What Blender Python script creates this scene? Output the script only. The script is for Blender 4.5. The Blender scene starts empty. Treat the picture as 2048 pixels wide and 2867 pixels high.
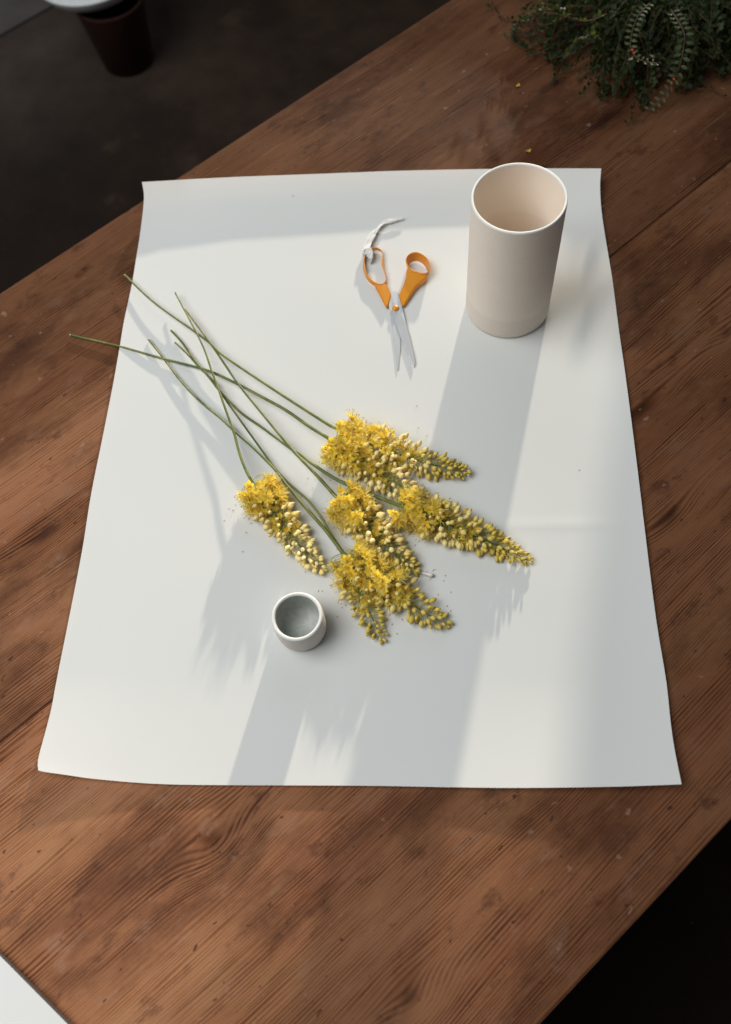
import bpy, bmesh, math, random
from mathutils import Vector, Matrix
random.seed(7)
sc = bpy.context.scene
C = sc.collection
R = math.radians

# ------------------------------------------------------------------ camera
PW, PH, FPX, TH, RO = 2048, 2867, 2505.1, 1.10709, -0.153557
CAM = Vector((0, 0, 1))
fwd = Vector((0, math.cos(TH), -math.sin(TH)))
rx = Vector((1, 0, 0)); uy = rx.cross(fwd)
RT = math.cos(RO)*rx + math.sin(RO)*uy
UP = -math.sin(RO)*rx + math.cos(RO)*uy
cam = bpy.data.cameras.new('camera'); camo = bpy.data.objects.new('camera', cam); C.objects.link(camo)
m = Matrix((RT, UP, -fwd)).transposed().to_4x4(); m.translation = CAM; camo.matrix_world = m
cam.sensor_fit = 'VERTICAL'; cam.sensor_height = 36; cam.sensor_width = 36
cam.lens = FPX/PH*36; cam.clip_start = 0.02; cam.clip_end = 100
cam.dof.use_dof = True
cam.dof.focus_distance = (Vector((0.0, 0.48, 0.01)) - CAM).dot(fwd)
cam.dof.aperture_fstop = 3.6
sc.camera = camo

def at(px, py, z=0.0):
    """photo pixel -> point on the horizontal plane at height z"""
    d = fwd*FPX + RT*(px - PW/2) + UP*(PH/2 - py)
    t = (z - 1)/d.z
    return Vector((d.x*t, d.y*t, z))

# ------------------------------------------------------------------ light
world = bpy.data.worlds.new('World'); sc.world = world; world.use_nodes = True
bg = world.node_tree.nodes['Background']
bg.inputs[0].default_value = (0.70, 0.76, 0.84, 1); bg.inputs[1].default_value = 0.08
AZ, EL = R(68), R(10.3)                       # direction the low light comes from
LD = Vector((math.cos(AZ)*math.cos(EL), math.sin(AZ)*math.cos(EL), math.sin(EL)))
LQ = Vector((math.sin(AZ), -math.cos(AZ), 0))   # horizontal, across the beam
def lamp(name, kind, loc, target, energy, col, **kw):
    l = bpy.data.lights.new(name, kind); l.energy = energy; l.color = col
    for k, v in kw.items(): setattr(l, k, v)
    o = bpy.data.objects.new(name, l); C.objects.link(o); o.location = loc
    o.rotation_euler = (Vector(target) - Vector(loc)).to_track_quat('-Z', 'Y').to_euler()
    return o
tgt = Vector((0, 0.65, 0))
lamp('low_sun_beam', 'SPOT', tgt + LD*30, tgt, 52000, (1.0, 0.89, 0.74), spot_size=R(9), spot_blend=0.2, shadow_soft_size=0.38)
lamp('left_window_light', 'AREA', (-1.65, 0.62, 2.75), (0.0, 0.6, 0), 103, (0.965, 0.99, 1.0), shape='RECTANGLE', size=2.5, size_y=2.4)
lamp('far_window_light', 'AREA', (0.6, 3.6, 2.2), (0.1, 0.6, 0), 14, (0.80, 0.90, 1.0), shape='RECTANGLE', size=2.2, size_y=1.2)
sc.view_settings.view_transform = 'Standard'; sc.view_settings.look = 'None'
sc.view_settings.gamma = 1; sc.view_settings.exposure = 0

# ------------------------------------------------------------------ helpers
def mesh(name, verts, faces, mats=(), parent=None, smooth=True, fm=None):
    me = bpy.data.meshes.new(name); me.from_pydata([tuple(v) for v in verts], [], faces); me.update()
    for mt in (mats if isinstance(mats, (list, tuple)) else [mats]): me.materials.append(mt)
    if smooth: me.polygons.foreach_set('use_smooth', [True]*len(me.polygons))
    if fm: me.polygons.foreach_set('material_index', fm)
    return me
def link(name, me, parent=None, loc=None, rot=None, scale=None):
    o = bpy.data.objects.new(name, me); C.objects.link(o)
    if parent: o.parent = parent
    if loc is not None: o.location = loc
    if rot is not None: o.rotation_euler = rot
    if scale is not None: o.scale = (scale,)*3 if isinstance(scale, (int, float)) else scale
    return o
def thing(name, label, cat, loc=(0, 0, 0), group=None):
    o = link(name, None, loc=loc); tag(o, label, cat, group); return o
def tag(o, label=None, cat=None, group=None, kind=None):
    if label: o['label'] = label
    if cat: o['category'] = cat
    if group: o['group'] = group
    if kind: o['kind'] = kind
    return o
class MB:
    def __init__(s): s.v = []; s.f = []; s.m = []
    def add(s, v, f, mi=0):
        n = len(s.v); s.v += [Vector(p) for p in v]; s.f += [tuple(i+n for i in q) for q in f]; s.m += [mi]*len(f)
    def tube(s, pts, rad, k=8, mi=0, cap=True):
        pts = [Vector(p) for p in pts]; n = len(pts); V = []; F = []
        rad = rad if isinstance(rad, (list, tuple)) else [rad]*n
        nr = None
        for i, p in enumerate(pts):
            t = (pts[min(i+1, n-1)] - pts[max(i-1, 0)]).normalized()
            if nr is None:
                a = Vector((0, 0, 1)) if abs(t.z) < .9 else Vector((1, 0, 0)); nr = t.cross(a).normalized()
            else: nr = (nr - t*nr.dot(t)).normalized()
            b = t.cross(nr)
            V += [p + (nr*math.cos(j*math.tau/k) + b*math.sin(j*math.tau/k))*rad[i] for j in range(k)]
        for i in range(n-1):
            for j in range(k):
                F.append((i*k+j, i*k+(j+1) % k, (i+1)*k+(j+1) % k, (i+1)*k+j))
        if cap: F.append(tuple(reversed(range(k)))); F.append(tuple((n-1)*k+j for j in range(k)))
        s.add(V, F, mi)
    def lathe(s, prof, k=64, mi=0, close=False):
        V = []; F = []; n = len(prof)
        for r, z in prof:
            V += [(r*math.cos(j*math.tau/k), r*math.sin(j*math.tau/k), z) for j in range(k)]
        for i in range(n-1):
            for j in range(k):
                F.append((i*k+j, i*k+(j+1) % k, (i+1)*k+(j+1) % k, (i+1)*k+j))
        s.add(V, F, mi)
    def box(s, c, d, mi=0):
        x, y, z = c; a, b, e = d[0]/2, d[1]/2, d[2]/2
        s.add([(x+i*a, y+j*b, z+k*e) for i in (-1, 1) for j in (-1, 1) for k in (-1, 1)],
              [(0, 1, 3, 2), (4, 6, 7, 5), (0, 4, 5, 1), (2, 3, 7, 6), (0, 2, 6, 4), (1, 5, 7, 3)], mi)
    def prism(s, poly, z0, z1, mi=0):
        """poly: list of xy; z0 bottom; z1 top (number or one per vertex)"""
        n = len(poly); z1 = z1 if isinstance(z1, (list, tuple)) else [z1]*n
        s.add([(p[0], p[1], z0) for p in poly] + [(p[0], p[1], z1[i]) for i, p in enumerate(poly)],
              [tuple(reversed(range(n))), tuple(range(n, 2*n))] + [(i, (i+1) % n, n+(i+1) % n, n+i) for i in range(n)], mi)
    def build(s, name, mats, parent=None, smooth=True, bevel=0, loc=None, rot=None):
        me = mesh(name, s.v, s.f, mats, None, smooth, s.m)
        bm = bmesh.new(); bm.from_mesh(me); bmesh.ops.recalc_face_normals(bm, faces=bm.faces)
        if bevel: bmesh.ops.bevel(bm, geom=list(bm.edges), offset=bevel, segments=2, affect='EDGES', clamp_overlap=True)
        bm.to_mesh(me); bm.free()
        return link(name, me, parent, loc, rot)
def catmull(P, n=8):
    P = [Vector(p) for p in P]; out = []
    for i in range(len(P)-1):
        p0 = P[max(i-1, 0)]; p1 = P[i]; p2 = P[i+1]; p3 = P[min(i+2, len(P)-1)]
        for j in range(n):
            t = j/n
            out.append(.5*((2*p1) + (p2-p0)*t + (2*p0-5*p1+4*p2-p3)*t*t + (3*p1-p0-3*p2+p3)*t**3))
    out.append(P[-1]); return out
def resample(P, n):
    L = [0]
    for a, b in zip(P, P[1:]): L.append(L[-1] + (b-a).length)
    out = []; j = 0
    for i in range(n):
        s = L[-1]*i/(n-1)
        while j < len(P)-2 and L[j+1] < s: j += 1
        d = L[j+1]-L[j]; out.append(P[j].lerp(P[j+1], (s-L[j])/d if d > 1e-12 else 0))
    return out
def lerpl(tab, x):
    if x <= tab[0][0]: return tab[0][1]
    for (a, p), (b, q) in zip(tab, tab[1:]):
        if x <= b: return p + (q-p)*(x-a)/(b-a)
    return tab[-1][1]

# ------------------------------------------------------------------ materials
class NT:
    def __init__(s, name):
        s.mat = bpy.data.materials.new(name); s.mat.use_nodes = True; s.nt = s.mat.node_tree
        s.n = s.nt.nodes; s.l = s.nt.links; s.b = s.n['Principled BSDF']; s.out = s.n['Material Output']
    def _set(s, sock, v):
        if isinstance(v, bpy.types.NodeSocket): s.l.new(v, sock)
        elif v is not None: sock.default_value = v
    def math(s, op, a, b=None, c=None):
        n = s.n.new('ShaderNodeMath'); n.operation = op
        for i, v in enumerate((a, b, c)):
            if v is not None: s._set(n.inputs[i], v)
        return n.outputs[0]
    def coord(s, k='Object'): return s.n.new('ShaderNodeTexCoord').outputs[k]
    def mapping(s, v, scale=(1, 1, 1), rot=(0, 0, 0), loc=(0, 0, 0)):
        n = s.n.new('ShaderNodeMapping'); s.l.new(v, n.inputs[0])
        n.inputs['Scale'].default_value = scale; n.inputs['Rotation'].default_value = rot; n.inputs['Location'].default_value = loc
        return n.outputs[0]
    def noise(s, v=None, scale=5, detail=3, rough=.5, w=None, dim='3D', dist=0, col=False):
        n = s.n.new('ShaderNodeTexNoise'); n.noise_dimensions = dim
        if v is not None: s.l.new(v, n.inputs['Vector'])
        if w is not None: s._set(n.inputs['W'], w)
        n.inputs['Scale'].default_value = scale; n.inputs['Detail'].default_value = detail
        n.inputs['Roughness'].default_value = rough; n.inputs['Distortion'].default_value = dist
        return n.outputs['Color' if col else 'Fac']
    def ramp(s, v, stops):
        n = s.n.new('ShaderNodeValToRGB'); s.l.new(v, n.inputs[0]); e = n.color_ramp.elements
        while len(e) < len(stops): e.new(.5)
        for i, (p, c) in enumerate(stops):
            e[i].position = p; e[i].color = (*c, 1) if len(c) == 3 else c
        return n.outputs[0]
    def sm(s, v, a, b):
        n = s.n.new('ShaderNodeMapRange'); n.interpolation_type = 'SMOOTHSTEP'
        s.l.new(v, n.inputs[0]); n.inputs[1].default_value = a; n.inputs[2].default_value = b
        return n.outputs[0]
    def mix(s, f, a, b, mode='MIX'):
        n = s.n.new('ShaderNodeMix'); n.data_type = 'RGBA'; n.blend_type = mode
        s._set(n.inputs[0], f)
        for i, v in ((6, a), (7, b)): s._set(n.inputs[i], (*v, 1) if isinstance(v, tuple) and len(v) == 3 else v)
        return n.outputs[2]
    def xyz(s, v):
        n = s.n.new('ShaderNodeSeparateXYZ'); s.l.new(v, n.inputs[0]); return n.outputs
    def bump(s, h, strength=.3, dist=.001):
        n = s.n.new('ShaderNodeBump'); s.l.new(h, n.inputs['Height'])
        n.inputs['Strength'].default_value = strength; n.inputs['Distance'].default_value = dist
        s.l.new(n.outputs[0], s.b.inputs['Normal']); return n.outputs[0]
    def base(s, col=None, rough=None, spec=None):
        if col is not None: s._set(s.b.inputs['Base Color'], (*col, 1) if isinstance(col, tuple) and len(col) == 3 else col)
        if rough is not None: s._set(s.b.inputs['Roughness'], rough)
        if spec is not None: s.b.inputs['Specular IOR Level'].default_value = spec
        return s
    def translucent(s, col, fac):
        t = s.n.new('ShaderNodeBsdfTranslucent'); s._set(t.inputs[0], (*col, 1) if isinstance(col, tuple) else col)
        mx = s.n.new('ShaderNodeMixShader'); mx.inputs[0].default_value = fac
        s.l.new(s.b.outputs[0], mx.inputs[1]); s.l.new(t.outputs[0], mx.inputs[2]); s.l.new(mx.outputs[0], s.out.inputs[0]); return s

def wood_mat(name, knots, seed=0.0, lam=235.0, sunlit_zones=(), tint=(1, 1, 1)):
    k = NT(name); co = k.coord(); X, Y, Z = k.xyz(co)
    big = k.noise(k.mapping(co, (0.9, 5, 1), loc=(seed, seed*2, 0)), 1.0, 2, .5)
    mid = k.noise(k.mapping(co, (3.5, 22, 1), loc=(seed*3, seed, 0)), 1.0, 2, .5)
    g = k.math('ADD', Y, k.math('MULTIPLY', k.math('SUBTRACT', big, .5), .07))
    g = k.math('ADD', g, k.math('MULTIPLY', k.math('SUBTRACT', mid, .5), .007))
    kn = None; core = None
    for (kx, ky, a, b, amt) in knots:
        dx = k.math('DIVIDE', k.math('SUBTRACT', X, kx), a); dy = k.math('DIVIDE', k.math('SUBTRACT', Y, ky), b)
        q = k.math('ADD', k.math('MULTIPLY', dx, dx), k.math('MULTIPLY', dy, dy))
        e = k.math('EXPONENT', k.math('MULTIPLY', q, -1.0))
        g = k.math('SUBTRACT', g, k.math('MULTIPLY', k.math('MULTIPLY', k.math('SUBTRACT', Y, ky), e), amt))
        g = k.math('ADD', g, k.math('MULTIPLY', e, b*.35))
        c = k.math('EXPONENT', k.math('MULTIPLY', q, -14.0))
        core = c if core is None else k.math('MAXIMUM', core, c)
        kn = e if kn is None else k.math('MAXIMUM', kn, e)
    fine = k.noise(w=k.math('MULTIPLY', g, lam), scale=1, detail=2, rough=.55, dim='1D')
    mids = k.noise(w=k.math('MULTIPLY', g, 115.0), scale=1, detail=2, rough=.6, dim='1D')
    wide = k.noise(w=k.math('ADD', k.math('MULTIPLY', g, 11.0), seed), scale=1, detail=1, dim='1D')
    fibre = k.noise(k.mapping(co, (18, 900, 1)), 1.0, 4, .65)
    brk = k.noise(k.mapping(co, (9, 60, 1), loc=(seed, 3, 0)), 1.0, 3, .6)
    blot = k.noise(k.mapping(co, (3.0, 6.0, 1), loc=(seed, 0, 0)), 1.0, 6, .66)
    blot2 = k.noise(k.mapping(co, (15, 26, 1), loc=(0, seed, 0)), 1.0, 6, .68)
    wob = k.noise(w=k.math('MULTIPLY', g, 42.0), scale=1, detail=2, rough=.5, dim='1D')
    ph = k.math('ADD', k.math('MULTIPLY', g, lam*.56), k.math('MULTIPLY', wob, 3.2))
    ring = k.math('MULTIPLY_ADD', k.math('SINE', k.math('MULTIPLY', ph, math.tau)), .5, .5)
    patch = k.noise(k.mapping(co, (2.6, 11, 1), loc=(seed*2, seed, 0)), 1.0, 3, .6)
    lines = k.math('MULTIPLY', k.math('MULTIPLY', k.math('POWER', ring, 1.6), k.sm(brk, .28, .70)), k.math('MULTIPLY_ADD', k.sm(patch, .35, .60), .75, .42))
    late = k.math('MULTIPLY', k.sm(mids, .60, .70), k.sm(brk, .35, .70))
    f = k.math('ADD', k.math('MULTIPLY', lines, .50), k.math('MULTIPLY', late, .22))
    f = k.math('ADD', f, k.math('MULTIPLY', k.math('SUBTRACT', fibre, .5), .62))
    f = k.math('ADD', f, k.math('MULTIPLY', k.math('SUBTRACT', wide, .5), .50))
    f = k.math('ADD', f, k.math('MULTIPLY', core, .50))
    f = k.math('ADD', f, .10)
    col = k.ramp(f, [(0.0, (.225, .097, .043)), (.30, (.145, .056, .0225)), (.62, (.070, .0235, .0092)), (1.0, (.024, .0075, .0036))])
    # rubbed pale patches, dark stains, dirt specks, scratches
    col = k.mix(k.math('MULTIPLY', k.sm(blot, .50, .72), .50), col, (.215, .100, .050))
    col = k.mix(k.math('MULTIPLY', k.sm(blot, .52, .32), .72), col, (.048, .0165, .0080))
    col = k.mix(k.math('MULTIPLY', k.sm(blot2, .54, .68), .40), col, (.205, .110, .064))
    col = k.mix(k.math('MULTIPLY', k.sm(blot2, .45, .32), .55), col, (.038, .0135, .0078))
    for (wx, wy, wa, wb, am) in sunlit_zones:      # paler zones: sunlight put into the wood colour
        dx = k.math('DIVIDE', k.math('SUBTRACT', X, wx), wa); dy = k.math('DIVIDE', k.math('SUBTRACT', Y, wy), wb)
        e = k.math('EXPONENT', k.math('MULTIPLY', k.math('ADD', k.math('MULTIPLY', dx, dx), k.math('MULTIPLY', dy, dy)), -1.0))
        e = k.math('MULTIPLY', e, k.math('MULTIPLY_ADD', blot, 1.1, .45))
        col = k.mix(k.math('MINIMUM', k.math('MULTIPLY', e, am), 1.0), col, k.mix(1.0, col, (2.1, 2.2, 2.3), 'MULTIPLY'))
    hue = k.noise(k.mapping(co, (5, 9, 1), loc=(seed*5, 2, 0)), 1.0, 4, .6)
    col = k.mix(k.math('MULTIPLY', k.sm(hue, .52, .70), .45), col, k.mix(1.0, col, (.92, .80, .84), 'MULTIPLY'))
    col = k.mix(k.math('MULTIPLY', k.sm(hue, .48, .30), .45), col, k.mix(1.0, col, (.98, 1.12, 1.05), 'MULTIPLY'))
    col = k.mix(1.0, col, tint, 'MULTIPLY')
    sp = k.noise(k.mapping(co, (70, 120, 1)), 1.0, 2, .5)
    col = k.mix(k.math('MULTIPLY', k.sm(sp, .68, .75), .75), col, (.035, .016, .012))
    sp2 = k.noise(k.mapping(co, (55, 75, 1), loc=(3, 9, 0)), 1.0, 2, .5)
    col = k.mix(k.math('MULTIPLY', k.sm(sp2, .69, .76), .40), col, (.30, .20, .145))
    for ang, sc_, lo in ((.9, 330, 0), (-.6, 260, 5), (1.5, 300, 2)):
        s1 = k.noise(k.mapping(co, (7, sc_, 1), rot=(0, 0, ang), loc=(lo, lo, 0)), 1.0, 1, .5)
        col = k.mix(k.math('MULTIPLY', k.sm(s1, .745, .79), .30), col, (.28, .17, .11))
    k.base(col, k.math('ADD', .42, k.math('MULTIPLY', blot2, .5)), .06)
    h = k.math('ADD', k.math('MULTIPLY', lines, -.40), k.math('ADD', k.math('MULTIPLY', fibre, .35), k.math('MULTIPLY', blot2, .5)))
    k.bump(h, .6, .0011)
    return k.mat

# ------------------------------------------------------------------ floor and unseen wall added to block the beam
TDIR = R(33.35); TX = Vector((math.cos(TDIR), math.sin(TDIR), 0)); TN = Vector((-math.sin(TDIR), math.cos(TDIR), 0))
FZ = -0.75
k = NT('stained_concrete'); co = k.coord()
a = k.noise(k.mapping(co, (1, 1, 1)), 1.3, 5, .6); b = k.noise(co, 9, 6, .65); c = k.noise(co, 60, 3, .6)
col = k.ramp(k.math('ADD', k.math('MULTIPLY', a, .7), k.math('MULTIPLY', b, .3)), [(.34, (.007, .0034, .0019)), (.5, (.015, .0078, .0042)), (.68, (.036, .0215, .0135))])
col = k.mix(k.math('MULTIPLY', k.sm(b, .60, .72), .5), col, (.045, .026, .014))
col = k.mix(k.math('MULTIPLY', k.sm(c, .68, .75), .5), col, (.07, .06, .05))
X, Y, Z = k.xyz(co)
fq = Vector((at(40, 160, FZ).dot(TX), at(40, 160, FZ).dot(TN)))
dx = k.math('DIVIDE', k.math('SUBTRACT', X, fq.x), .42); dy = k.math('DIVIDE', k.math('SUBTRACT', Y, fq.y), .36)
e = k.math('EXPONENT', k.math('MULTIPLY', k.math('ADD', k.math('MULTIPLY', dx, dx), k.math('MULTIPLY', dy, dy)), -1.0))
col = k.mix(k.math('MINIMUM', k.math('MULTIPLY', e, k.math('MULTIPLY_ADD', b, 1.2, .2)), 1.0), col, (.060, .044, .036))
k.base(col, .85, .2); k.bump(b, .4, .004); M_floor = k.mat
k = NT('pale_concrete'); co = k.coord()
b = k.noise(co, 7, 6, .6); k.base(k.ramp(b, [(.3, (.060, .052, .049)), (.7, (.10, .090, .086))]), .85, .25); k.bump(b, .3, .003); M_floor2 = k.mat
k = NT('joint_dirt'); k.base((.02, .014, .01), .95, .1); M_joint = k.mat
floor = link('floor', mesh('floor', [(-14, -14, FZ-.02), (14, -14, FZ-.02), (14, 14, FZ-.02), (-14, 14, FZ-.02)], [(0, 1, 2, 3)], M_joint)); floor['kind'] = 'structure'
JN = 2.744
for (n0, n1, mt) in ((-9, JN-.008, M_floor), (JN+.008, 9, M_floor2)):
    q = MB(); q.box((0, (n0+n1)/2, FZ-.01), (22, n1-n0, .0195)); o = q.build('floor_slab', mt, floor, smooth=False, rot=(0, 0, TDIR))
k = NT('blocking_wall_plaster'); k.base((.55, .53, .50), .9, .2); M_blocking_wall = k.mat
q = MB(); q.box((0.070+1.1, 2.75, .9), (2.2, .12, 3.3)); q.box((-1.965, 2.75, -.240), (4.07, .12, 1.02))  # unseen slab and sill, added to shade paper's right side, far table and floor
o = q.build('beam_blocking_wall', M_blocking_wall, smooth=False, rot=(0, 0, AZ-R(90))); o['kind'] = 'structure'

# ------------------------------------------------------------------ table
def tl(px, py):
    p = at(px, py); return p.dot(TX), p.dot(TN)
T0, T1, TJ = -0.111, 1.058, 0.4835
table = thing('wooden_table', 'long weathered brown pine table with deep grain, scratches and dark knots', 'table', (0.35, 0.75, FZ))
kn_lo = [(*tl(590, 2350), .045, .032, .75), (*tl(1150, 2790), .040, .026, .7), (*tl(1500, 2130), .05, .03, .5), (*tl(2035, 930), .035, .022, .8), (*tl(1870, 1450), .07, .03, .5), (*tl(1800, 1150), .12, .025, .55)]
kn_hi = [(*tl(237, 753), .016, .011, .8), (*tl(1388, 447), .030, .018, .8), (*tl(905, 325), .03, .012, .6), (*tl(1020, 388), .028, .010, .6), (*tl(1700, 330), .10, .03, .5), (*tl(120, 1500), .08, .03, .4)]
M_w1 = wood_mat('pine_near', kn_lo, 1.7, 500, [(*tl(150, 2480), .30, .23, 1.5), (*tl(1440, 2430), .16, .10, .40)], (.80, .805, .87)); M_w2 = wood_mat('pine_far', kn_hi, 6.1, 520, [(*tl(60, 1700), .42, .24, 1.6)], (.60, .61, .66))  # bracketed zones brighten the planks where the low sun falls
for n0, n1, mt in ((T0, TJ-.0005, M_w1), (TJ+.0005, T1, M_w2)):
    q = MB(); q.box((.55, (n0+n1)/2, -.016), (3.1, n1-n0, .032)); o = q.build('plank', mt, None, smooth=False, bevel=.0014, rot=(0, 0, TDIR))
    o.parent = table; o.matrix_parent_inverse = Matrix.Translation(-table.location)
def tpart(q, name, mt, bevel=.003):
    o = q.build(name, mt, None, smooth=False, bevel=bevel, rot=(0, 0, TDIR)); o.parent = table; o.matrix_parent_inverse = Matrix.Translation(-table.location); return o
for nn in (T0+.09, T1-.09):
    q = MB(); q.box((.55, nn, -.085), (2.6, .025, .105)); tpart(q, 'apron', M_w2)
for tt in (-.75, 1.85):
    q = MB(); q.box((tt, (T0+T1)/2, -.085), (.025, T1-T0-.21, .105)); tpart(q, 'apron', M_w2)
    for nn in (T0+.09, T1-.09):
        q = MB(); q.box((tt, nn, (-.033+FZ)/2), (.075, .075, -.033-FZ)); tpart(q, 'leg', M_w2)

# ------------------------------------------------------------------ paper sheet
k = NT('white_paper'); co = k.coord()
n1 = k.noise(co, 260, 3, .6); n2 = k.noise(co, 4, 3, .5)
dust = k.noise(co, 75, 1, .5)
pc_ = k.mix(k.math('MULTIPLY', n2, .5), (.82, .825, .79), (.795, .805, .785))
k.base(k.mix(k.math('MULTIPLY', k.sm(dust, .835, .86), .7), pc_, (.25, .22, .18)), .75, .25); k.bump(n1, .10, .0004)
k.translucent((.82, .74, .66), .22); M_paper = k.mat
PL = [(108, 2157), (107, 2127), (128, 2048), (142, 1994), (147, 1971), (160, 1900), (200, 1700), (231, 1539), (255.5, 1385), (289, 1219), (317, 1077), (335.6, 972), (348, 898), (369, 800), (381.5, 725), (391, 668), (398.5, 611), (403, 567), (403.5, 542), (398, 509.5)]
PR = [(1909, 2196), (1888, 2090), (1878, 2018), (1865, 1900), (1833, 1700), (1784, 1300), (1766.5, 1162), (1749, 1030), (1733.5, 924), (1716, 788), (1703, 709), (1687, 608), (1682, 555), (1681, 511), (1684, 471.5)]
PF = [(108, 2157), (124, 2161), (178, 2168.5), (267, 2181), (425, 2194), (600, 2198), (1024, 2200), (1250, 2204), (1465, 2206), (1700, 2203), (1831, 2199), (1909, 2196)]
PB = [(398, 509.5), (478, 505), (565, 500), (675, 494.7), (774, 491), (1000, 482.5), (1100, 478.5), (1300, 474), (1500, 471.5), (1684, 471.5)]
def zback(u): return lerpl([(0, .030), (.10, .023), (.25, .0205), (.5, .0195), (.75, .0185), (1, .020)], u)
def zfront(u): return lerpl([(0, .011), (.06, .008), (.16, .0045), (.3, .0035), (.5, .004), (.65, .006), (.8, .009), (.92, .011), (1, .012)], u)
def paper_z(u, v):
    z = .0009
    t = max(0, (v-.885)/.115); z += zback(u)*t**1.8
    t = max(0, (.13-v)/.13); z += zfront(u)*t**1.7
    t = max(0, (.10-u)/.10); z += .0030*t*t*(1-abs(2*v-1)**4)
    t = max(0, (u-.90)/.10); z += .0045*t*t
    fl = min(1, 4*v)*min(1, 4*(1-v))
    z += fl*(.00035*math.sin(9*u+3*v+.6) + .0003*math.sin(13*v-4*u+1) + .00018*math.sin(23*v+9*u) + .00065)
    e = (v - (.330+.012*u))*.88/.0060
    z += .00060*math.exp(-e*e)*max(0, min(1, (u-.55)/.2))
    return z
NU, NV = 130, 150
def edge(P, n, zf):
    W = resample(catmull([Vector((p[0], p[1], 0)) for p in P], 6), n)
    g0 = resample([at(p.x, p.y) for p in W], n)       # even on the ground
    out = []
    for i, p in enumerate(g0):
        z = zf(i/(n-1)); d = p - CAM; t = (z-1)/d.z; out.append(Vector((CAM.x+d.x*t, CAM.y+d.y*t, z)))
    return out
eL = edge(PL, NV+1, lambda v: paper_z(0, v)); eR = edge(PR, NV+1, lambda v: paper_z(1, v))
eF = edge(PF, NU+1, lambda u: paper_z(u, 0)); eB = edge(PB, NU+1, lambda u: paper_z(u, 1))
V = []
for j in range(NV+1):
    v = j/NV
    for i in range(NU+1):
        u = i/NU
        p = eL[j]*(1-u) + eR[j]*u + eF[i]*(1-v) + eB[i]*v - (eF[0]*(1-u)*(1-v) + eF[-1]*u*(1-v) + eB[0]*(1-u)*v + eB[-1]*u*v)
        V.append((p.x, p.y, paper_z(u, v)))
F = [(j*(NU+1)+i, j*(NU+1)+i+1, (j+1)*(NU+1)+i+1, (j+1)*(NU+1)+i) for j in range(NV) for i in range(NU)]
paper = link('paper_sheet', mesh('paper_sheet', V, F, M_paper))
tag(paper, 'large white paper sheet with its far edge curling up, lying on the wooden table', 'paper')
PZ = .0016

# ------------------------------------------------------------------ tall vase
k = NT('bisque_cream'); co = k.coord(); X, Y, Z = k.xyz(co)
n1 = k.noise(k.mapping(co, (8, 8, 30)), 1.0, 4, .6); n2 = k.noise(co, 500, 2, .5)
band = k.sm(k.math('ADD', Z, k.math('MULTIPLY', k.math('SUBTRACT', n1, .5), .004)), .040, .034)
col = k.mix(n1, (.82, .735, .65), (.77, .68, .595)); col = k.mix(k.math('MULTIPLY', band, .3), col, (.64, .56, .48))
col = k.mix(k.math('MULTIPLY', k.sm(n2, .62, .72), .25), col, (.45, .37, .28))
k.base(col, .8, .25); k.bump(n2, .15, .0004); M_bisque = k.mat
k = NT('vase_inner_glaze'); co = k.coord(); X, Y, Z = k.xyz(co); n1 = k.noise(k.mapping(co, (10, 10, 50)), 1.0, 3, .6)
k.base(k.mix(k.sm(Z, .128, .118), (.94, .83, .71), (.91, .775, .645)), .55, .35); k.bump(n1, .2, .0006); M_vin = k.mat
k = NT('pale_rim'); k.base((.82, .80, .75), .5, .4); M_rim = k.mat
def pot_profile(o, prof, name, mt, k=96, loc=None):
    q = MB(); q.lathe(prof, k); return q.build(name, mt, o)
vase = thing('tall_vase', 'tall cream straight-sided ceramic vase with a thin white rim standing on the paper', 'vase', (.2380, .7819, PZ))
VR, VH, VT = .0571, .1985, .0034
pot_profile(vase, [(0, .0006), (VR-.006, .0006), (VR-.0032, .0002), (VR-.0014, .0012), (VR-.0003, .0035), (VR, .008)] + [(VR, .008+(VH-.009)*i/6) for i in range(1, 7)], 'body', M_bisque)
pot_profile(vase, [(VR, VH-.001), (VR, VH), (VR-.0006, VH+.0011), (VR-VT*.5, VH+.0015), (VR-VT+.0006, VH+.0011), (VR-VT, VH), (VR-VT, VH-.001)], 'rim', M_rim)
pot_profile(vase, [(VR-VT, VH-.001)] + [(VR-VT, VH-.001-(VH-.018)*i/8) for i in range(1, 9)] + [(VR-VT-.003, .011), (VR-VT-.012, .0085), (0, .008)], 'inner_wall', M_vin)

# ------------------------------------------------------------------ small cup
k = NT('cup_clay'); co = k.coord(); n1 = k.noise(co, 90, 4, .6); n2 = k.noise(k.mapping(co, (20, 20, 120)), 1, 3, .5)
k.base(k.mix(n1, (.69, .64, .585), (.64, .59, .535)), .6, .35); k.bump(n2, .2, .0005); M_cup = k.mat
k = NT('cup_grey_glaze'); co = k.coord(); n1 = k.noise(co, 120, 4, .6)
k.base(k.mix(k.sm(n1, .35, .65), (.46, .475, .44), (.38, .395, .36)), .45, .4); M_cupin = k.mat
k = NT('cup_rim'); k.base((.80, .78, .73), .4, .45); M_cuprim = k.mat
cup = thing('small_cup', 'small squat off-white ceramic cup with grey-green glazed inside', 'cup', (-.0950, .3605, PZ))
CR, CH = .0298, .0432
pot_profile(cup, [(0, .0008), (.024, .0008), (.0268, .0004), (.0284, .0018), (.0293, .005), (.0297, .011), (.0299, .020), (.0300, .030), (CR, CH-.003), (CR-.0006, CH-.001)], 'body', M_cup)
pot_profile(cup, [(CR-.0006, CH-.001), (CR-.0014, CH+.0002), (CR-.0026, CH+.0007), (CR-.0036, CH+.0003), (CR-.0046, CH-.0012)], 'rim', M_cuprim)
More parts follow.
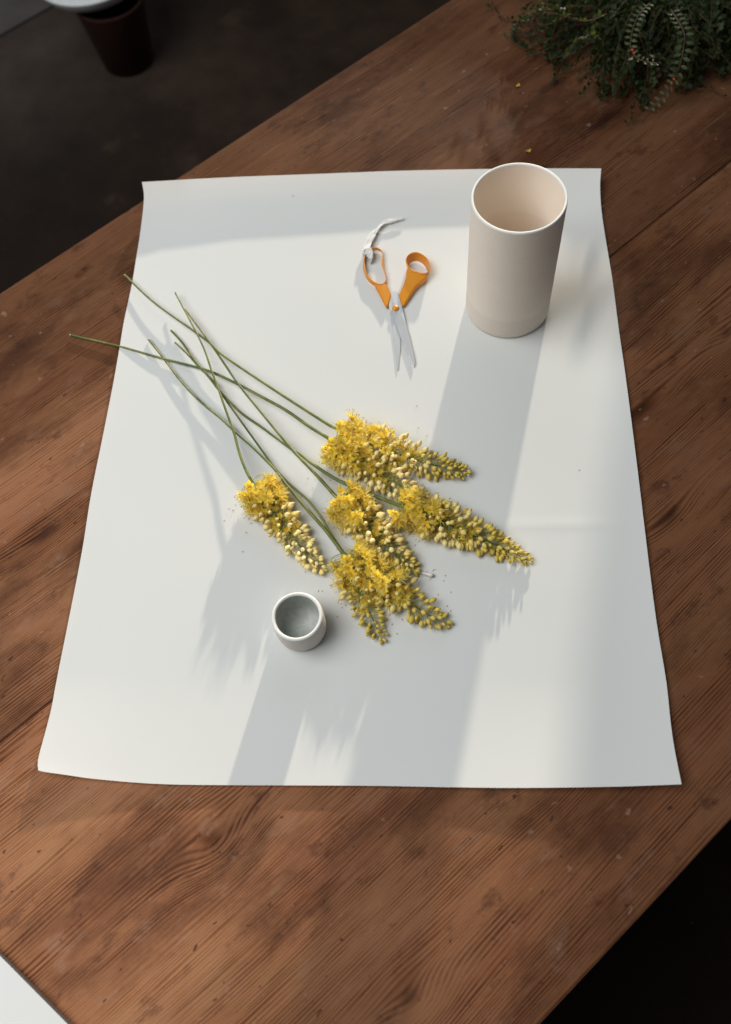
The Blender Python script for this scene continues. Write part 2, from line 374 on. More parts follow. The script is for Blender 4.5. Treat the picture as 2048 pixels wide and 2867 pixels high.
pot_profile(cup, [(CR-.0046, CH-.0012), (CR-.0050, CH-.004), (.0246, .028), (.0236, .018), (.0226, .0115), (.0195, .0075), (.0125, .0058), (.0115, .0052), (0, .0050)], 'inner_wall', M_cupin)

# ------------------------------------------------------------------ scissors
k = NT('orange_plastic'); co = k.coord(); n1 = k.noise(co, 300, 2, .5)
k.base((.66, .255, .018), .30, .45); k.bump(n1, .04, .0003); k.b.inputs['Subsurface Weight'].default_value = .15
k.b.inputs['Subsurface Radius'].default_value = (.004, .002, .0005); M_or = k.mat
k = NT('brushed_steel'); co = k.coord(); n1 = k.noise(k.mapping(co, (900, 60, 60)), 1, 2, .5)
k.base((.70, .70, .69), .34, .5); k.b.inputs['Metallic'].default_value = .72; k.bump(n1, .05, .0002); M_steel = k.mat
sci0 = at(1108, 862, 0); 
scis = thing('scissors', 'orange-handled steel scissors lying open on the white paper', 'scissors', (sci0.x, sci0.y, PZ))
def SP(px, py, z): p = at(px, py, z+PZ); return (p.x-sci0.x, p.y-sci0.y)
def poly(P, z): return [SP(x, y, z) for x, y in P]
# under blade (belongs to the small-ring handle), upper blade
q = MB(); q.prism(poly([(1116, 826), (1122, 846), (1119, 880), (1123, 946), (1121, 985), (1116, 1034), (1113.5, 1038), (1108, 996), (1100, 940), (1093, 885), (1092, 862), (1098, 838)], .0020), .0012, .0024); q.build('blade', M_steel, scis, smooth=False, bevel=.0003)
q = MB(); q.prism(poly([(1098, 818), (1108, 815), (1117, 825), (1127.5, 864), (1138, 907), (1150, 955), (1161, 1002), (1163, 1016), (1160, 1027), (1157, 1027), (1140, 985), (1123.5, 947), (1112, 914), (1100, 882), (1089.5, 862), (1090, 848), (1094, 832)], .0036), .0026, [.0046]*5 + [.0042]*4 + [.0034]*5 + [.0046]*3); q.build('blade', M_steel, scis, smooth=False, bevel=.0003)
def ring_wall(q, outer, z0, z1, th, flare=0.0, k=40):
    """closed band: outer outline (list of xy) from z0 to z1"""
    n = len(outer); c = sum((Vector(p) for p in outer), Vector((0, 0)))/n
    def off(d): return [Vector(p) + (c-Vector(p)).normalized()*d for p in outer]
    rows = [(off(flare+.0004), z0), (off(flare*.6), z0+(z1-z0)*.15), (off(flare*.25), z0+(z1-z0)*.55), (off(0), z1-.0012), (off(.0003), z1-.0003), (off(th*.5), z1), (off(th-.0003), z1-.0003),
            (off(th), z1-.0012), (off(th+flare*.25), z0+(z1-z0)*.55), (off(th+flare*.6), z0+(z1-z0)*.15), (off(th+flare), z0)]
    V = []; F = []
    for r, z in rows:
        zz = z if not callable(z) else 0
        V += [(p.x, p.y, zz) for p in r]
    m_ = len(rows)
    for i in range(m_):
        i2 = (i+1) % m_
        for j in range(n):
            F.append((i*n+j, i*n+(j+1) % n, i2*n+(j+1) % n, i2*n+j))
    q.add(V, F)
def smooth_loop(P, n):
    P = [Vector((*p, 0)) for p in P]; out = []
    N = len(P)
    for i in range(N):
        p0, p1, p2, p3 = P[i-1], P[i], P[(i+1) % N], P[(i+2) % N]
        for j in range(6):
            t = j/6; out.append(.5*((2*p1)+(p2-p0)*t+(2*p0-5*p1+4*p2-p3)*t*t+(3*p1-p0-3*p2+p3)*t**3))
    out.append(out[0]); return [(p.x, p.y) for p in resample(out, n+1)[:-1]]
# small round thumb handle
ZR = .0150
q = MB()
ring_wall(q, smooth_loop(poly([(1136, 727), (1145, 711), (1163, 704.5), (1181, 709), (1197, 722), (1205, 742), (1203, 757), (1192, 766), (1176, 765), (1156, 758), (1142, 745)], ZR), 44), .001, ZR, .0016, .0028)
q.build('handle_ring', M_or, scis)
q = MB(); q.prism(poly([(1140, 752), (1137, 775), (1131, 792), (1116.5, 822), (1127, 852), (1132, 849), (1164, 800), (1194, 778), (1198, 766), (1176, 765), (1156, 758)], .011), .0012, [.0130, .0115, .0098, .0076, .0070, .0070, .0092, .0115, .0130, .0138, .0138]); q.build('handle_shank', M_or, scis, smooth=False, bevel=.0012)
# long finger handle
ZL = .0078
q = MB()
ring_wall(q, smooth_loop(poly([(1019, 730), (1023, 710), (1034, 696), (1053, 691), (1068, 698), (1072, 715), (1073, 742), (1080, 770), (1081, 788), (1067, 797), (1047, 789), (1031, 774), (1022, 752)], ZL), 48), .001, ZL, .0017, -.0022)
q.build('handle_ring', M_or, scis)
q = MB(); q.prism(poly([(1046, 789), (1067, 796), (1080, 788), (1096, 823), (1089, 846), (1084, 857), (1080, 853), (1059, 812)], .009), .0012, [.0074, .0076, .0074, .0070, .0068, .0068, .0068, .0072]); q.build('handle_shank', M_or, scis, smooth=False, bevel=.0012)
q = MB(); q.lathe([(0, .0080), (.0022, .0078), (.0040, .0070), (.0049, .0058), (.0050, .0048), (.0048, .0030)], 28)
o = q.build('pivot_screw', M_or, scis); p = SP(1108, 861.5, .006); o.location = (p[0], p[1], 0)

# ribbon tied to the long handle
k = NT('cotton_tape'); co = k.coord(); n1 = k.noise(co, 700, 2, .5); k.base((.80, .79, .765), .9, .15); k.bump(n1, .3, .0006); k.translucent((.8, .77, .72), .2); M_tape = k.mat
def ribbon(path, widths, twists, q, seed=1):
    P = resample(catmull(path, 10), 60); n = len(P); V = []; F = []; K = 7; rr = random.Random(seed)
    ph = [rr.uniform(0, 6) for _ in range(6)]
    for i, p in enumerate(P):
        t = (P[min(i+1, n-1)] - P[max(i-1, 0)]).normalized(); s_ = Vector((-t.y, t.x, 0)).normalized(); b_ = t.cross(s_)
        u = i/(n-1); w = lerpl(widths, u)*(1+.12*math.sin(31*u+ph[0])+.06*math.sin(77*u+ph[1])); a_ = lerpl(twists, u); d = s_*math.cos(a_) + b_*math.sin(a_)
        nn = t.cross(d); row = []
        for j in range(K):
            c_ = j/(K-1)*2-1
            h_ = .0006*math.sin(5*c_+ph[2]+9*u) + .0006*math.sin(11*c_+ph[3]-14*u) + .0005*math.sin(26*u+ph[4]+2*c_)
            row.append(p + d*w*.5*c_ + nn*h_)
        for pt in row: pt.z = max(pt.z, .0026); V.append(pt)
        for pt in reversed(row): V.append(pt - Vector((0, 0, .0004)))
    M_ = 2*K
    for i in range(n-1):
        for j in range(M_): F.append((i*M_+j, i*M_+(j+1) % M_, (i+1)*M_+(j+1) % M_, (i+1)*M_+j))
    F.append(tuple(range(M_))); F.append(tuple((n-1)*M_+j for j in range(M_))); q.add(V, F)
q = MB()
ribbon([at(1133, 610, .006), at(1106, 616, .006), at(1079, 622, .006), at(1061, 636, .006), at(1044, 657, .007), at(1033, 679, .008), at(1026, 700, .0105), at(1028, 712, .0105)],
       [(0, .001), (.12, .005), (.35, .0075), (.5, .009), (.7, .010), (1, .009)], [(0, .1), (.3, .1), (.45, .7), (.58, -.15), (.8, .2), (1, 0)], q)
ribbon([at(1024, 698, .0105), at(1030, 704, .0115), at(1036, 712, .0110), at(1039, 724, .009), at(1036, 736, .004)], [(0, .010), (.5, .011), (1, .005)], [(0, 0), (.5, .6), (1, 1.2)], q)
ribbon([at(1020, 706, .0100), at(1026, 700, .0115), at(1034, 699, .0118), at(1040, 704, .0100), at(1037, 708, .006), at(1026, 708, .004), at(1018, 708, .008), at(1020, 704, .012)], [(0, .007), (1, .007)], [(0, .3), (1, .3)], q)
o = q.build('cotton_ribbon', M_tape); tag(o, 'frayed white cotton ribbon knotted around the scissors handle', 'ribbon')

# ------------------------------------------------------------------ flowers
k = NT('flower_stem'); co = k.coord(); n1 = k.noise(co, 45, 4, .6); n2 = k.noise(co, 330, 3, .6); n3 = k.noise(co, 13, 2, .5)
col = k.mix(k.sm(n1, .35, .65), (.080, .115, .016), (.185, .190, .035)); col = k.mix(k.sm(n3, .52, .66), col, (.055, .100, .022))
col = k.mix(k.math('MULTIPLY', k.sm(n2, .66, .74), .8), col, (.085, .035, .020)); k.base(col, .45, .4); k.bump(n2, .3, .0008); M_stem = k.mat
k = NT('cut_stem'); k.base((.52, .47, .27), .7, .2); M_cut = k.mat
k = NT('thin_pedicel'); k.base((.40, .39, .11), .5, .35); M_ped = k.mat
k = NT('bud_skin'); co = k.coord(); X, Y, Z = k.xyz(co)
oi = k.n.new('ShaderNodeObjectInfo'); ang = k.math('ARCTAN2', Y, X); st = k.math('POWER', k.math('ABSOLUTE', k.math('COSINE', k.math('MULTIPLY', ang, 3.0))), 6.0)
col = k.mix(k.math('MULTIPLY', st, .22), oi.outputs['Color'], (.55, .40, .06)); tipf = k.sm(Z, .80, 1.0)
col = k.mix(k.math('MULTIPLY', tipf, .55), col, (.42, .30, .05)); k.base(col, .5, .35)
k.b.inputs['Subsurface Weight'].default_value = .3; k.b.inputs['Subsurface Radius'].default_value = (.004, .0026, .0008); M_bud = k.mat
k = NT('yellow_petal'); oi = k.n.new('ShaderNodeObjectInfo'); co = k.coord(); n1 = k.noise(co, 2.5, 2, .5)
k.base(k.mix(n1, oi.outputs['Color'], (.98, .75, .06)), .55, .2); k.translucent((1.0, .84, .13), .58); M_petal = k.mat
k = NT('filament'); k.base((.95, .80, .24), .5, .2); M_fil = k.mat
k = NT('anther'); k.base((.50, .15, .018), .6, .2); M_anth = k.mat

def bud_mesh(ratio, seed):
    """unit length 1 along +Z: a pedicel of length 'ratio', then the bud"""
    rd = random.Random(seed); q = MB(); bl = 1-ratio; br = bl*.30
    bend = rd.uniform(-.10, .10)
    q.tube([(bend*math.sin(math.pi*t), 0, ratio*1.04*t) for t in (0, .33, .66, 1)], [.022, .018, .018, .03], 4, 1, False)
    K = 9; prof = [(.10, 0), (.55, .10), (.86, .26), (1.0, .42), (.92, .60), (.62, .80), (.26, .95), (.05, 1.0)]
    V = []; F = []
    for r, z in prof:
        for j in range(K):
            a = j*math.tau/K; rr = br*r*(1+.05*math.cos(3*a)); V.append((rr*math.cos(a), rr*math.sin(a), ratio+bl*z))
    for i in range(len(prof)-1):
        for j in range(K): F.append((i*K+j, i*K+(j+1) % K, (i+1)*K+(j+1) % K, (i+1)*K+j))
    F.append(tuple((len(prof)-1)*K+j for j in range(K))); q.add(V, F, 0)
    return mesh('bud', q.v, q.f, [M_bud, M_ped], fm=q.m)
BUDS = [bud_mesh(r, i) for i, r in enumerate((.44, .51, .57, .62, .66, .70))]
RAT = (.44, .51, .57, .62, .66, .70)
def blossom_mesh(seed):
    """open six-petalled flower, pedicel from the origin along +Z to the flower at z=1 (unit = reach)"""
    rd = random.Random(seed); q = MB(); z0 = .62
    q.tube([(0, 0, 0), (rd.uniform(-.05, .05), .03, z0*.5), (0, 0, z0)], [.02, .018, .022], 4, 1, False)
    openess = rd.uniform(.75, 1.25)
    for i in range(6):
        a = i*math.tau/6 + rd.uniform(-.15, .15); d = Vector((math.cos(a), math.sin(a), 0)); s = Vector((-d.y, d.x, 0)); V = []; F = []
        Lp = rd.uniform(.30, .42); w = rd.uniform(.085, .125); el = openess + rd.uniform(-.2, .2); cu = rd.uniform(-.5, .7)
        p = Vector((0, 0, z0)); th = el*.55
        prof = [.35, .95, 1.0, .75, .18]
        for j in range(5):
            V += [p - s*w*prof[j] + Vector((0, 0, .02)), p.copy(), p + s*w*prof[j] + Vector((0, 0, .02))]
            p = p + (d*math.sin(th) + Vector((0, 0, math.cos(th))))*Lp/4; th += (.28+cu*.22)
        for j in range(4):
            for c_ in range(2): F.append((j*3+c_, j*3+c_+1, (j+1)*3+c_+1, (j+1)*3+c_))
        q.add(V, F, 0)
    for i in range(14):
        a = rd.uniform(0, math.tau); sp = rd.uniform(.10, 1.25); L = rd.uniform(.34, .56)
        d = Vector((math.cos(a)*math.sin(sp), math.sin(a)*math.sin(sp), math.cos(sp))); b_ = Vector((0, 0, z0))
        e_ = b_ + d*L + Vector((rd.uniform(-.05, .05), rd.uniform(-.05, .05), 0))
        q.tube([b_, b_.lerp(e_, .5) + Vector((0, 0, .03)), e_], [.013, .012, .010], 3, 2, False)
        if i < 2: q.tube([e_ - d*.02, e_ + d*.01, e_ + d*.045], [.006, .020, .008], 4, 3)
    return mesh('blossom', q.v, q.f, [M_petal, M_ped, M_fil, M_anth], fm=q.m)
BLOS = [blossom_mesh(100+i) for i in range(7)]

def mixc(a, b, t): return tuple(x+(y-x)*t for x, y in zip(a, b))
CREAM, YEL, OLIVE, GREEN = (.97, .82, .44), (.96, .74, .22), (.70, .52, .10), (.53, .44, .09)
def flower(label, stem_px, axis_px, zs, zaxis, r0, rt, nbud, nblo, tb, tshade, srad, bare=0, seed=0, open_w=1.0, gap=0.0):
    """stem_px: from cut end to head; axis_px: from head base to tip; zs: heights along the stem"""
    rd = random.Random(seed)
    n = len(stem_px)
    sp = [at(x, y, PZ + .78*lerpl(zs, i/(n-1))) for i, (x, y) in enumerate(stem_px)]
    na = len(axis_px)
    ap = [at(x, y, PZ + .66*(zaxis[0] + (zaxis[1]-zaxis[0])*i/(na-1))) for i, (x, y) in enumerate(axis_px)]
    base = Vector((ap[0].x, ap[0].y, PZ)); root = thing('foxtail_lily', label, 'flower', base, 'cut yellow flowers laid across the paper')
    full = resample(catmull(sp, 8), 90); axis = resample(catmull(ap, 8), 60)
    q = MB(); allp = [p-base for p in full[:-1]] + [p-base for p in axis]
    N = len(allp); rr = []
    for i in range(N):
        if i < 89: rr.append(srad*(.56+.40*(i/89)**1.6) * (1+.03*rd.uniform(-1, 1)))
        else: rr.append(srad*.96*(1-.80*(i-89)/60))
    q.tube(allp, rr, 9)
    q.build('stem', M_stem, root)
    cd = (allp[0]-allp[1]).normalized(); q = MB(); q.tube([allp[0]-cd*.0012, allp[0]+cd*.0003, allp[0]+cd*.0007], [rr[0]*1.06, rr[0]*1.04, rr[0]*.55], 9); q.build('cut_end', M_cut, root)
    def frame(t):
        x = max(0, min(.9999, t))*59; i = int(x); p = axis[i].lerp(axis[min(i+1, 59)], x-i)
        T = (axis[min(i+2, 59)] - axis[max(i-2, 0)]).normalized(); S = Vector((-T.y, T.x, 0)).normalized(); B = T.cross(S)
        if B.z < 0: B = -B
        return p, T, S, B
    def put(me, name, t, ph, reach, lean, col, zmin):
        p, T, S, B = frame(t); rad = S*math.cos(ph) + B*math.sin(ph)*.62
        d = (rad*math.cos(lean) + T*math.sin(lean)).normalized(); e = p + d*reach
        if e.z < PZ+zmin:
            e.z = PZ + zmin + rd.uniform(0, .003); flat = Vector((e.x-p.x, e.y-p.y, 0))
            if flat.length < reach*.75: flat = flat.normalized()*reach*.75 if flat.length > 1e-5 else S*reach*.75
            e = Vector((p.x+flat.x, p.y+flat.y, e.z))
        d = e-p; o = link(name, me, root, p-base, d.to_track_quat('Z', 'Y').to_euler(), d.length); o.color = (*col, 1)
        if rd.random() < .5: o.rotation_euler.rotate_axis('Z', rd.uniform(0, 6.28))
        return o
    phi = rd.uniform(0, 6); nbud = min(290, int(nbud*1.25))
    for i in range(nbud):
        t = tb + (1-tb)*((i+.5)/nbud)**.92; phi += 2.39996+rd.uniform(-.22, .22)
        if t < gap: continue
        u = (t-tb)/(1-tb); reach = (r0+(rt-r0)*u**1.9)*rd.uniform(.70, 1.12)
        lean = .15+.55*u+rd.uniform(-.2, .2)
        g_ = max(0, min(1, (u-tshade)/.45 + rd.uniform(-.18, .18)))
        c = mixc(mixc(CREAM, YEL, rd.random()*.6), mixc(OLIVE, GREEN, rd.random()*.7), g_)
        vi = min(5, max(0, int(5.2*(1-u)*.75 + rd.uniform(.3, 1.9))))
        if i >= nbud-4: lean = 1.2
        put(BUDS[vi], 'bud', t, phi, reach, lean, c, .0035)
    phi = rd.uniform(0, 6)
    nblo = int(nblo*2.9)
    for i in range(nblo):
        t = .055 + (tb+.03)*((i+.5)/nblo); phi += 2.39996+rd.uniform(-.3, .3)
        reach = r0*.92*open_w*rd.uniform(.42, 1.10)*(.82+.18*min(1, i/8))
        c = mixc((.98, .74, .065), (.99, .86, .22), rd.random())
        put(BLOS[rd.randrange(7)], 'blossom', t, phi, reach, rd.uniform(-.05, .50), c, .004)
    for i in range(int(nblo*.5)):     # half-open ones between the lower buds
        t = tb + .02 + min(.34, .62-tb)*rd.random(); phi += 2.39996
        c = mixc((.97, .73, .07), (.98, .84, .20), rd.random())
        put(BLOS[rd.randrange(7)], 'blossom', t, phi, r0*rd.uniform(.38, .66), rd.uniform(.2, .8), c, .003)
    for i in range(bare):
        p, T, S, B = frame(rd.uniform(.0, .07)); ph = rd.uniform(0, 3.14) ; d = S*math.cos(ph)+B*abs(math.sin(ph))*.6
        L = r0*rd.uniform(.7, 1.0); e = p + d*L + T*L*.55; e.z = max(e.z, PZ+.003)
        q = MB(); q.tube(catmull([p-base, p-base+d*L*.6+T*L*.05, e-base], 4), .0004, 4); q.build('bare_pedicel', M_ped, root)
    return root

S1 = [(350, 770), (431, 846), (542, 926), (591, 963), (616, 988), (677, 1031), (794, 1108), (924, 1191)]
S2 = [(197, 938), (332, 969), (443, 1000), (554, 1029), (606, 1047), (671, 1078), (727, 1108), (800, 1148), (862, 1191), (917, 1225)]
S3 = [(491, 819), (517, 868), (548, 926), (573, 979), (594, 1040), (610, 1083), (634, 1151), (656, 1212), (671, 1268), (687, 1311), (705, 1347)]
S4 = [(519, 866), (591, 963), (665, 1071), (739, 1163), (819, 1259), (880, 1323), (936, 1385)]
S5 = [(416, 950), (456, 1000), (505, 1065), (560, 1123), (616, 1169), (659, 1209), (708, 1252), (770, 1314), (800, 1354), (862, 1428), (911, 1483), (960, 1548)]
S6 = [(479, 925), (511, 960), (548, 1012), (585, 1055), (622, 1102), (677, 1157), (739, 1200), (819, 1259), (844, 1274), (880, 1302), (954, 1348), (1092, 1405)]
S7 = [(490, 958), (530, 997), (560, 1031), (603, 1071), (616, 1096), (677, 1182), (739, 1268), (770, 1311), (813, 1357), (862, 1400), (899, 1447), (924, 1490), (960, 1545)]
flower('yellow foxtail lily whose stem end sticks up past the far side of the paper', S1, [(924, 1191), (990, 1222), (1060, 1250), (1150, 1283), (1230, 1305), (1300, 1322)], [(0, .010), (.25, .012), (1, .027)], (.030, .012), .030, .011, 135, 34, .34, .25, .0024, seed=11, open_w=1.0)
flower('yellow foxtail lily whose stem end reaches off the paper onto the wood', S2, [(917, 1225), (960, 1258), (1040, 1310), (1110, 1352), (1190, 1402)], [(0, .002), (.3, .006), (1, .026)], (.027, .012), .031, .013, 95, 58, .24, .60, .0025, seed=12, open_w=1.1)
flower('pale yellow foxtail lily lying by itself apart from the bunch', S3, [(705, 1347), (745, 1400), (790, 1462), (835, 1522), (893, 1585)], [(0, .012), (.3, .020), (.7, .020), (1, .024)], (.024, .010), .029, .013, 125, 50, .22, .85, .0021, bare=9, seed=13, open_w=1.12)
flower('yellow foxtail lily in the middle of the bunch with a white stalk at its tip', S4, [(936, 1385), (975, 1415), (1030, 1468), (1085, 1530), (1155, 1588)], [(0, .013), (.3, .018), (1, .025)], (.026, .010), .030, .013, 125, 54, .24, .50, .0024, seed=14, open_w=1.1)
flower('longest yellow foxtail lily with a slender olive bud spike reaching past the vase shadow', S6, [(1092, 1405), (1160, 1432), (1240, 1462), (1330, 1500), (1410, 1535), (1478, 1568)], [(0, .005), (.4, .010), (1, .024)], (.026, .008), .031, .009, 165, 44, .24, .12, .0026, bare=8, seed=15, open_w=1.05)
flower('drooping yellow foxtail lily with loose olive buds, its tip hanging beside the small cup', S7, [(960, 1545), (978, 1590), (1000, 1640), (1028, 1700), (1048, 1742), (1066, 1782)], [(0, .006), (.4, .010), (1, .018)], (.018, .007), .027, .012, 62, 26, .26, .05, .0019, bare=10, seed=16, open_w=1.0)
flower('yellow foxtail lily with large open blossoms and few buds near the white stalk', S5, [(960, 1548), (1035, 1597), (1085, 1632), (1140, 1678), (1190, 1715), (1240, 1742)], [(0, .004), (.5, .010), (1, .020)], (.022, .008), .029, .013, 58, 44, .40, .02, .0024, bare=5, seed=17, open_w=1.08, gap=.36)

# loose anthers shed round the open blossoms
rd = random.Random(77); q = MB()
for (cx_, cy_, n_, sp_) in ((690, 1440, 16, 38), (770, 1480, 6, 50), (930, 1330, 12, 45), (1040, 1225, 8, 40), (1150, 1220, 6, 40), (1010, 1500, 10, 40), (1110, 1500, 9, 40), (1130, 1400, 6, 50), (940, 1660, 14, 35), (1190, 1620, 10, 40), (1120, 1740, 10, 35), (1240, 1700, 4, 40)):
    for _ in range(n_):
        p = at(cx_+rd.gauss(0, sp_), cy_+rd.gauss(0, sp_*.8), PZ+.0008); a_ = rd.uniform(0, 6.28); d_ = Vector((math.cos(a_), math.sin(a_), 0))
        q.tube([p-d_*.0010, p, p+d_*.0010], [.00022, .00052, .00022], 5)
o = q.build('fallen_anthers', M_anth); tag(o, 'tiny orange-brown anthers shed on the paper around the flowers', 'anthers', kind='stuff')
# pale club-shaped stalk
k = NT('pale_stalk'); k.base((.74, .66, .63), .5, .3); M_stalk = k.mat
P = resample(catmull([at(1138, 1597, .008), at(1165, 1602, .0045), at(1190, 1606, .0048), at(1207, 1610, .0052), at(1215, 1611.5, .0052)], 6), 20)
q = MB(); q.tube(P, [.0009+.0003*i/12 if i < 12 else .0012+.0016*min(1, (i-12)/5) if i < 18 else (.0024 if i == 18 else .0010) for i in range(20)], 12)
o = q.build('fallen_stalk', M_stalk); tag(o, 'pale pinkish club-tipped stalk lying on the paper by the flowers', 'stalk')
# fallen petals on the wood
k = NT('fallen_petal_yellow'); k.base((.42, .30, .04), .6, .2); M_fp = k.mat
for (px, py, lab) in ((1451, 240, 'tiny yellow petal on the wood by the trailing plant'), (1480, 423, 'tiny yellow petal on the wood just behind the tall vase')):
    p = at(px, py, .001); q = MB(); V = []
    for i in range(7):
        t = i/6; w = .0032*math.sin(math.pi*min(1, t*.9+.08))
        V += [(t*.010-.005, -w, .0012+.0012*math.cos(t*5)), (t*.010-.005, 0, .0004+.0010*math.cos(t*5)), (t*.010-.005, w, .0012+.0012*math.cos(t*5))]
    q.add(V, [(i*3+j, i*3+j+1, i*3+j+4, i*3+j+3) for i in range(6) for j in range(2)])
    o = q.build('fallen_petal', M_fp, loc=p, rot=(0, 0, random.uniform(0, 3))); tag(o, lab, 'petal')

# ------------------------------------------------------------------ white board at the near corner
k = NT('white_board'); co = k.coord(); n1 = k.noise(co, 300, 2, .5); k.base((.66, .665, .65), .6, .3); k.bump(n1, .05, .0003); M_wb = k.mat
k = NT('board_edge'); k.base((.060, .050, .048), .4, .4); M_be = k.mat
a, b = at(0, 2672, .011), at(193, 2867, .011); dr = (b-a).normalized(); nr = Vector((dr.y, -dr.x, 0))
if nr.x > 0: nr = -nr
ang = math.atan2(dr.y, dr.x); ctr = (a+b)/2 + nr*.15
board = thing('white_board', 'white-faced flat board with a thin dark edge lying at the table corner', 'board', (ctr.x, ctr.y, 0))
q = MB(); q.box((0, 0, .0052), (.62, .30, .0096)); q.build('core', M_be, board, smooth=False, bevel=.001, rot=(0, 0, ang))
q = MB(); q.box((0, 0, .0105), (.618, .298, .0008)); q.build('white_face', M_wb, board, smooth=False, rot=(0, 0, ang))

# ------------------------------------------------------------------ terracotta pot with a white dish, on the floor
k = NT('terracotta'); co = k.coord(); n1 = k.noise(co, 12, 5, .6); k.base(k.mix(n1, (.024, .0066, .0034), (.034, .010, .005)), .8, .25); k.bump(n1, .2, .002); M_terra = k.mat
k = NT('soil'); co = k.coord(); n1 = k.noise(co, 90, 4, .7); k.base((.022, .015, .010), .95, .1); k.bump(n1, .8, .006); M_soil = k.mat
k = NT('white_enamel'); k.base((.80, .81, .80), .4, .4); M_dish = k.mat
def terra_pot(root, rb, rt, h):
    pot_profile(root, [(0, 0), (rb-.004, 0), (rb, .003), (rb+(rt-rb)*.78, h*.78), (rt*1.06, h*.785), (rt*1.10, h*.80), (rt*1.12, h-.004), (rt*1.10, h), (rt*1.02, h), (rt, h-.004), (rt*.97, h*.86)], 'pot_wall', M_terra, 64)
fp = at(352, 172, FZ)
fp.x += .012
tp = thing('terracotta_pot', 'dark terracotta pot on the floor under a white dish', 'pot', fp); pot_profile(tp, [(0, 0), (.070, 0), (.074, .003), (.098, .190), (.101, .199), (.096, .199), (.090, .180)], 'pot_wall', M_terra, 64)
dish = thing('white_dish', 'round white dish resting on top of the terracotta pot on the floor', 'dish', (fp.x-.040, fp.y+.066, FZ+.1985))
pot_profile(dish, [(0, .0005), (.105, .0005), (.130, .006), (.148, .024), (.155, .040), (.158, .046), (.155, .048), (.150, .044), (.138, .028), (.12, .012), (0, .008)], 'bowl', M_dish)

# ------------------------------------------------------------------ trailing plant on the table
k = NT('creeper_leaf'); oi = k.n.new('ShaderNodeObjectInfo'); co = k.coord(); n1 = k.noise(co, 45, 3, .6)
col = k.mix(k.sm(n1, .35, .68), (.008, .017, .005), (.022, .037, .010)); col = k.mix(k.math('MULTIPLY', k.sm(oi.outputs['Random'], .80, .92), .7), col, (.062, .078, .034))
k.base(col, .6, .2); k.translucent((.14, .20, .03), .22); M_leaf = k.mat
k = NT('frond_leaf'); k.base((.075, .095, .048), .6, .2); k.translucent((.20, .26, .08), .25); M_frond = k.mat
k = NT('creeper_stem'); k.base((.085, .055, .030), .7, .2); M_vine = k.mat
k = NT('red_berry'); k.base((.50, .060, .018), .4, .4); M_berry = k.mat
pc = at(1850, -8, 0.02); pc.z = 0
plant = thing('trailing_plant', 'dark green trailing plant spilling from a terracotta pot onto the table', 'plant', (pc.x, pc.y, .0005))
PRT, PHT = .075, .070
terra_pot(plant, .056, PRT, PHT)
pot_profile(plant, [(PRT*.98, PHT-.014), (PRT*.5, PHT-.006), (0, PHT-.004)], 'soil', M_soil, 32)
def vine(path, n_leaf, lsize, rd, fern=False, stem_r=.0008, berries=False):
    P = resample(catmull(path, 8), 26); q = MB(); q.tube(P, [stem_r*(1-.5*i/25) for i in range(26)], 4, 1, False)
    for i in range(n_leaf):
        x = (i+.6)/n_leaf*25; j = min(24, int(x)); p = P[j].lerp(P[j+1], x-j); T = (P[j+1]-P[j]).normalized()
        S = T.cross(Vector((0, 0, 1))); S = S.normalized() if S.length > .05 else Vector((1, 0, 0)); B = S.cross(T)
        sd = 1 if i % 2 else -1
        if fern: d = (S*sd + T*.25 + B*.2).normalized(); L = lsize*(1-.55*abs(i/n_leaf-.35)); w = L*.20
        else:
            a = rd.uniform(0, 6.28); d = (S*math.cos(a)+B*(abs(math.sin(a))*.8+.1) + T*rd.uniform(-.1, .6)).normalized(); L = lsize*rd.uniform(.6, 1.25); w = L*rd.uniform(.30, .42)
        nn = d.cross(T); nn = nn.normalized() if nn.length > .05 else B
        s = d.cross(nn).normalized()
        if rd.random() < .5 and not fern: s = (s + nn*rd.uniform(-.6, .6)).normalized()
        c = nn*L*.10
        V = [p+d*L*.10, p+d*L*.42+s*w, p+d*L*.75+s*w*.75+c*.3, p+d*L+c, p+d*L*.75-s*w*.75+c*.3, p+d*L*.42-s*w, p+d*L*.5-c]
        for v_ in V:
            if v_.z < .001: v_.z = .001 + rd.uniform(0, .001)
        q.add(V, [(0, 1, 6), (1, 2, 6), (2, 3, 6), (3, 4, 6), (4, 5, 6), (5, 0, 6)], 0)
    if berries:
        for i in range(2):
            p = P[17+i]; q.lathe([(.0001, 0)], 3); bq = [(p.x+.0022*math.cos(a)*math.cos(b_), p.y+.0022*math.sin(a)*math.cos(b_), p.z+.003+.0022*math.sin(b_)) for b_ in (-1.4, -.5, .5, 1.4) for a in [j*math.tau/6 for j in range(6)]]
            q.add(bq, [(r_*6+j, r_*6+(j+1) % 6, (r_+1)*6+(j+1) % 6, (r_+1)*6+j) for r_ in range(3) for j in range(6)], 2)
    me = mesh('vine', q.v, q.f, [M_frond if fern else M_leaf, M_vine, M_berry], fm=q.m); return link('vine', me, plant)
rd = random.Random(5)
def toloc(px, py, z): return at(px, py, z) - Vector((pc.x, pc.y, 0))
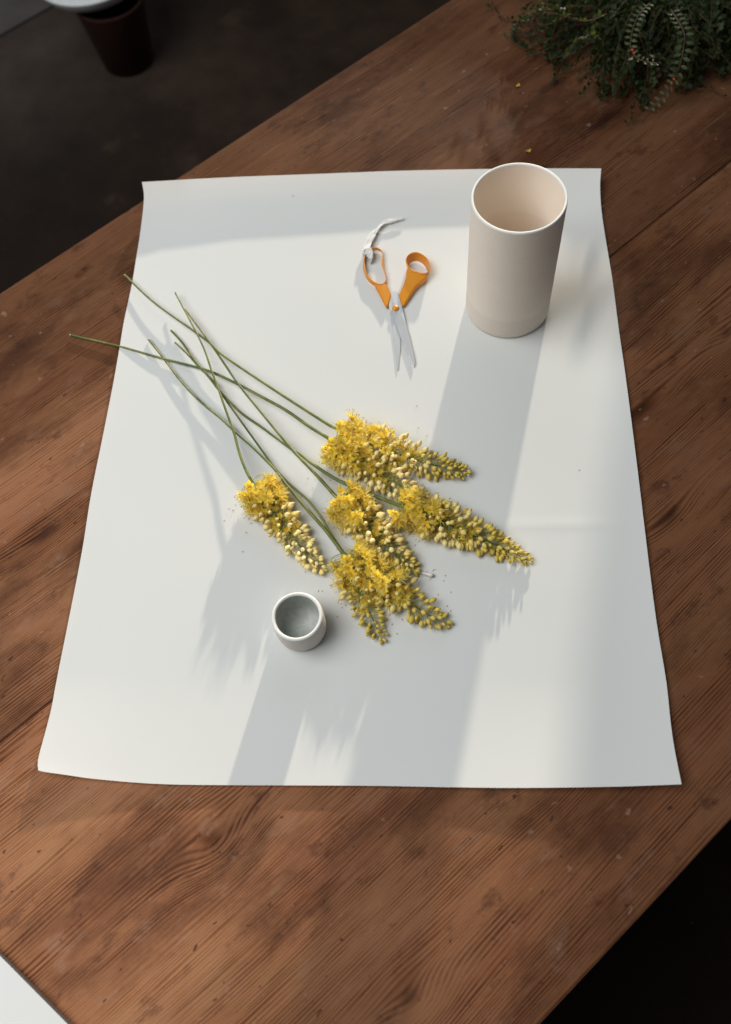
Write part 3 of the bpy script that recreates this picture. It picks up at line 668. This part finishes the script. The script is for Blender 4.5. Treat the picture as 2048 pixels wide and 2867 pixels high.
# hanging vines, all around but thickest towards the room's darker side
for i in range(210):
    a = rd.uniform(0, math.tau) if i % 5 < 2 else rd.uniform(R(165), R(330)); u = rd.random()
    d = Vector((math.cos(a), math.sin(a), 0)); side = Vector((-d.y, d.x, 0))
    r1 = PRT*rd.uniform(.4, .95); out = PRT*1.15 + rd.uniform(.0, .05) + (.05*u*u)
    ext = rd.uniform(.01, .085) * (1.25 if d.x < .2 else .8)
    sw = rd.uniform(-.05, .05)
    top = PHT + rd.uniform(.0, .016)
    low = rd.choice((.003, .003, .006, .02, .05)) + rd.uniform(0, .008)
    path = [Vector((0, 0, PHT-.01)) + d*r1*.6, d*r1 + Vector((0, 0, top)), d*out*.95 + side*sw*.3 + Vector((0, 0, top-.01)), d*(out+.012) + side*sw*.6 + Vector((0, 0, PHT*.55)),
            d*(out+.015+ext*.3) + side*sw + Vector((0, 0, low+.012)), d*(out+.02+ext) + side*sw*1.6 + Vector((0, 0, low))]
    wv = rd.uniform(.006, .022); wp = rd.uniform(0, 6.28); fq_ = rd.uniform(5, 11)
    path = resample(catmull(path, 5), 14)
    path = [p + side*wv*math.sin(fq_*j/13+wp)*min(1, j/5) + d*wv*.5*math.cos(fq_*1.3*j/13+wp)*min(1, j/6) for j, p in enumerate(path)]
    for p in path[-9:]: p.z = max(p.z, .003)
    vine(path, rd.randint(46, 76), rd.uniform(.006, .011), rd)
for i in range(14):   # tuft over the soil
    a = rd.uniform(0, math.tau); d = Vector((math.cos(a), math.sin(a), 0)); r1 = PRT*rd.uniform(0, .9)
    path = [d*r1*.7 + Vector((0, 0, PHT-.01)), d*r1 + Vector((0, 0, PHT+.02)), d*(r1+.03) + Vector((rd.uniform(-.02, .02), rd.uniform(-.02, .02), PHT+rd.uniform(.0, .02)))]
    vine(path, 30, .010, rd)
# single long runners seen against the wood
for pts, fern, n, ls in (([(1700, 40, .10), (1640, 60, .07), (1560, 40, .05), (1480, 30, .02), (1420, 60, .004), (1390, 30, .004), (1372, 8, .004)], False, 34, .010),
                         ([(1600, 40, .08), (1530, 70, .03), (1450, 60, .005), (1432, 95, .004), (1440, 120, .004), (1475, 140, .004)], False, 34, .010),
                         ([(1880, 30, .10), (1915, 90, .10), (1915, 130, .085), (1905, 180, .065), (1885, 230, .04), (1855, 275, .015), (1815, 310, .004)], True, 34, .015),
                         ([(1820, 10, .10), (1785, 50, .10), (1766, 110, .09), (1772, 150, .08), (1800, 172, .075), (1840, 178, .07)], True, 30, .012),
                         ([(1560, 60, .06), (1545, 110, .02), (1540, 150, .006), (1548, 195, .004)], False, 36, .012),
                         ([(1690, 120, .05), (1690, 190, .02), (1685, 240, .006), (1690, 280, .004)], False, 36, .012),
                         ([(1760, 150, .05), (1770, 220, .02), (1790, 255, .006), (1805, 300, .004)], False, 36, .012),
                         ([(1940, 100, .07), (1950, 170, .03), (1945, 230, .006)], False, 36, .012)):
    vine([toloc(*p) for p in pts], n, ls, rd, fern, .0011, berries=fern)
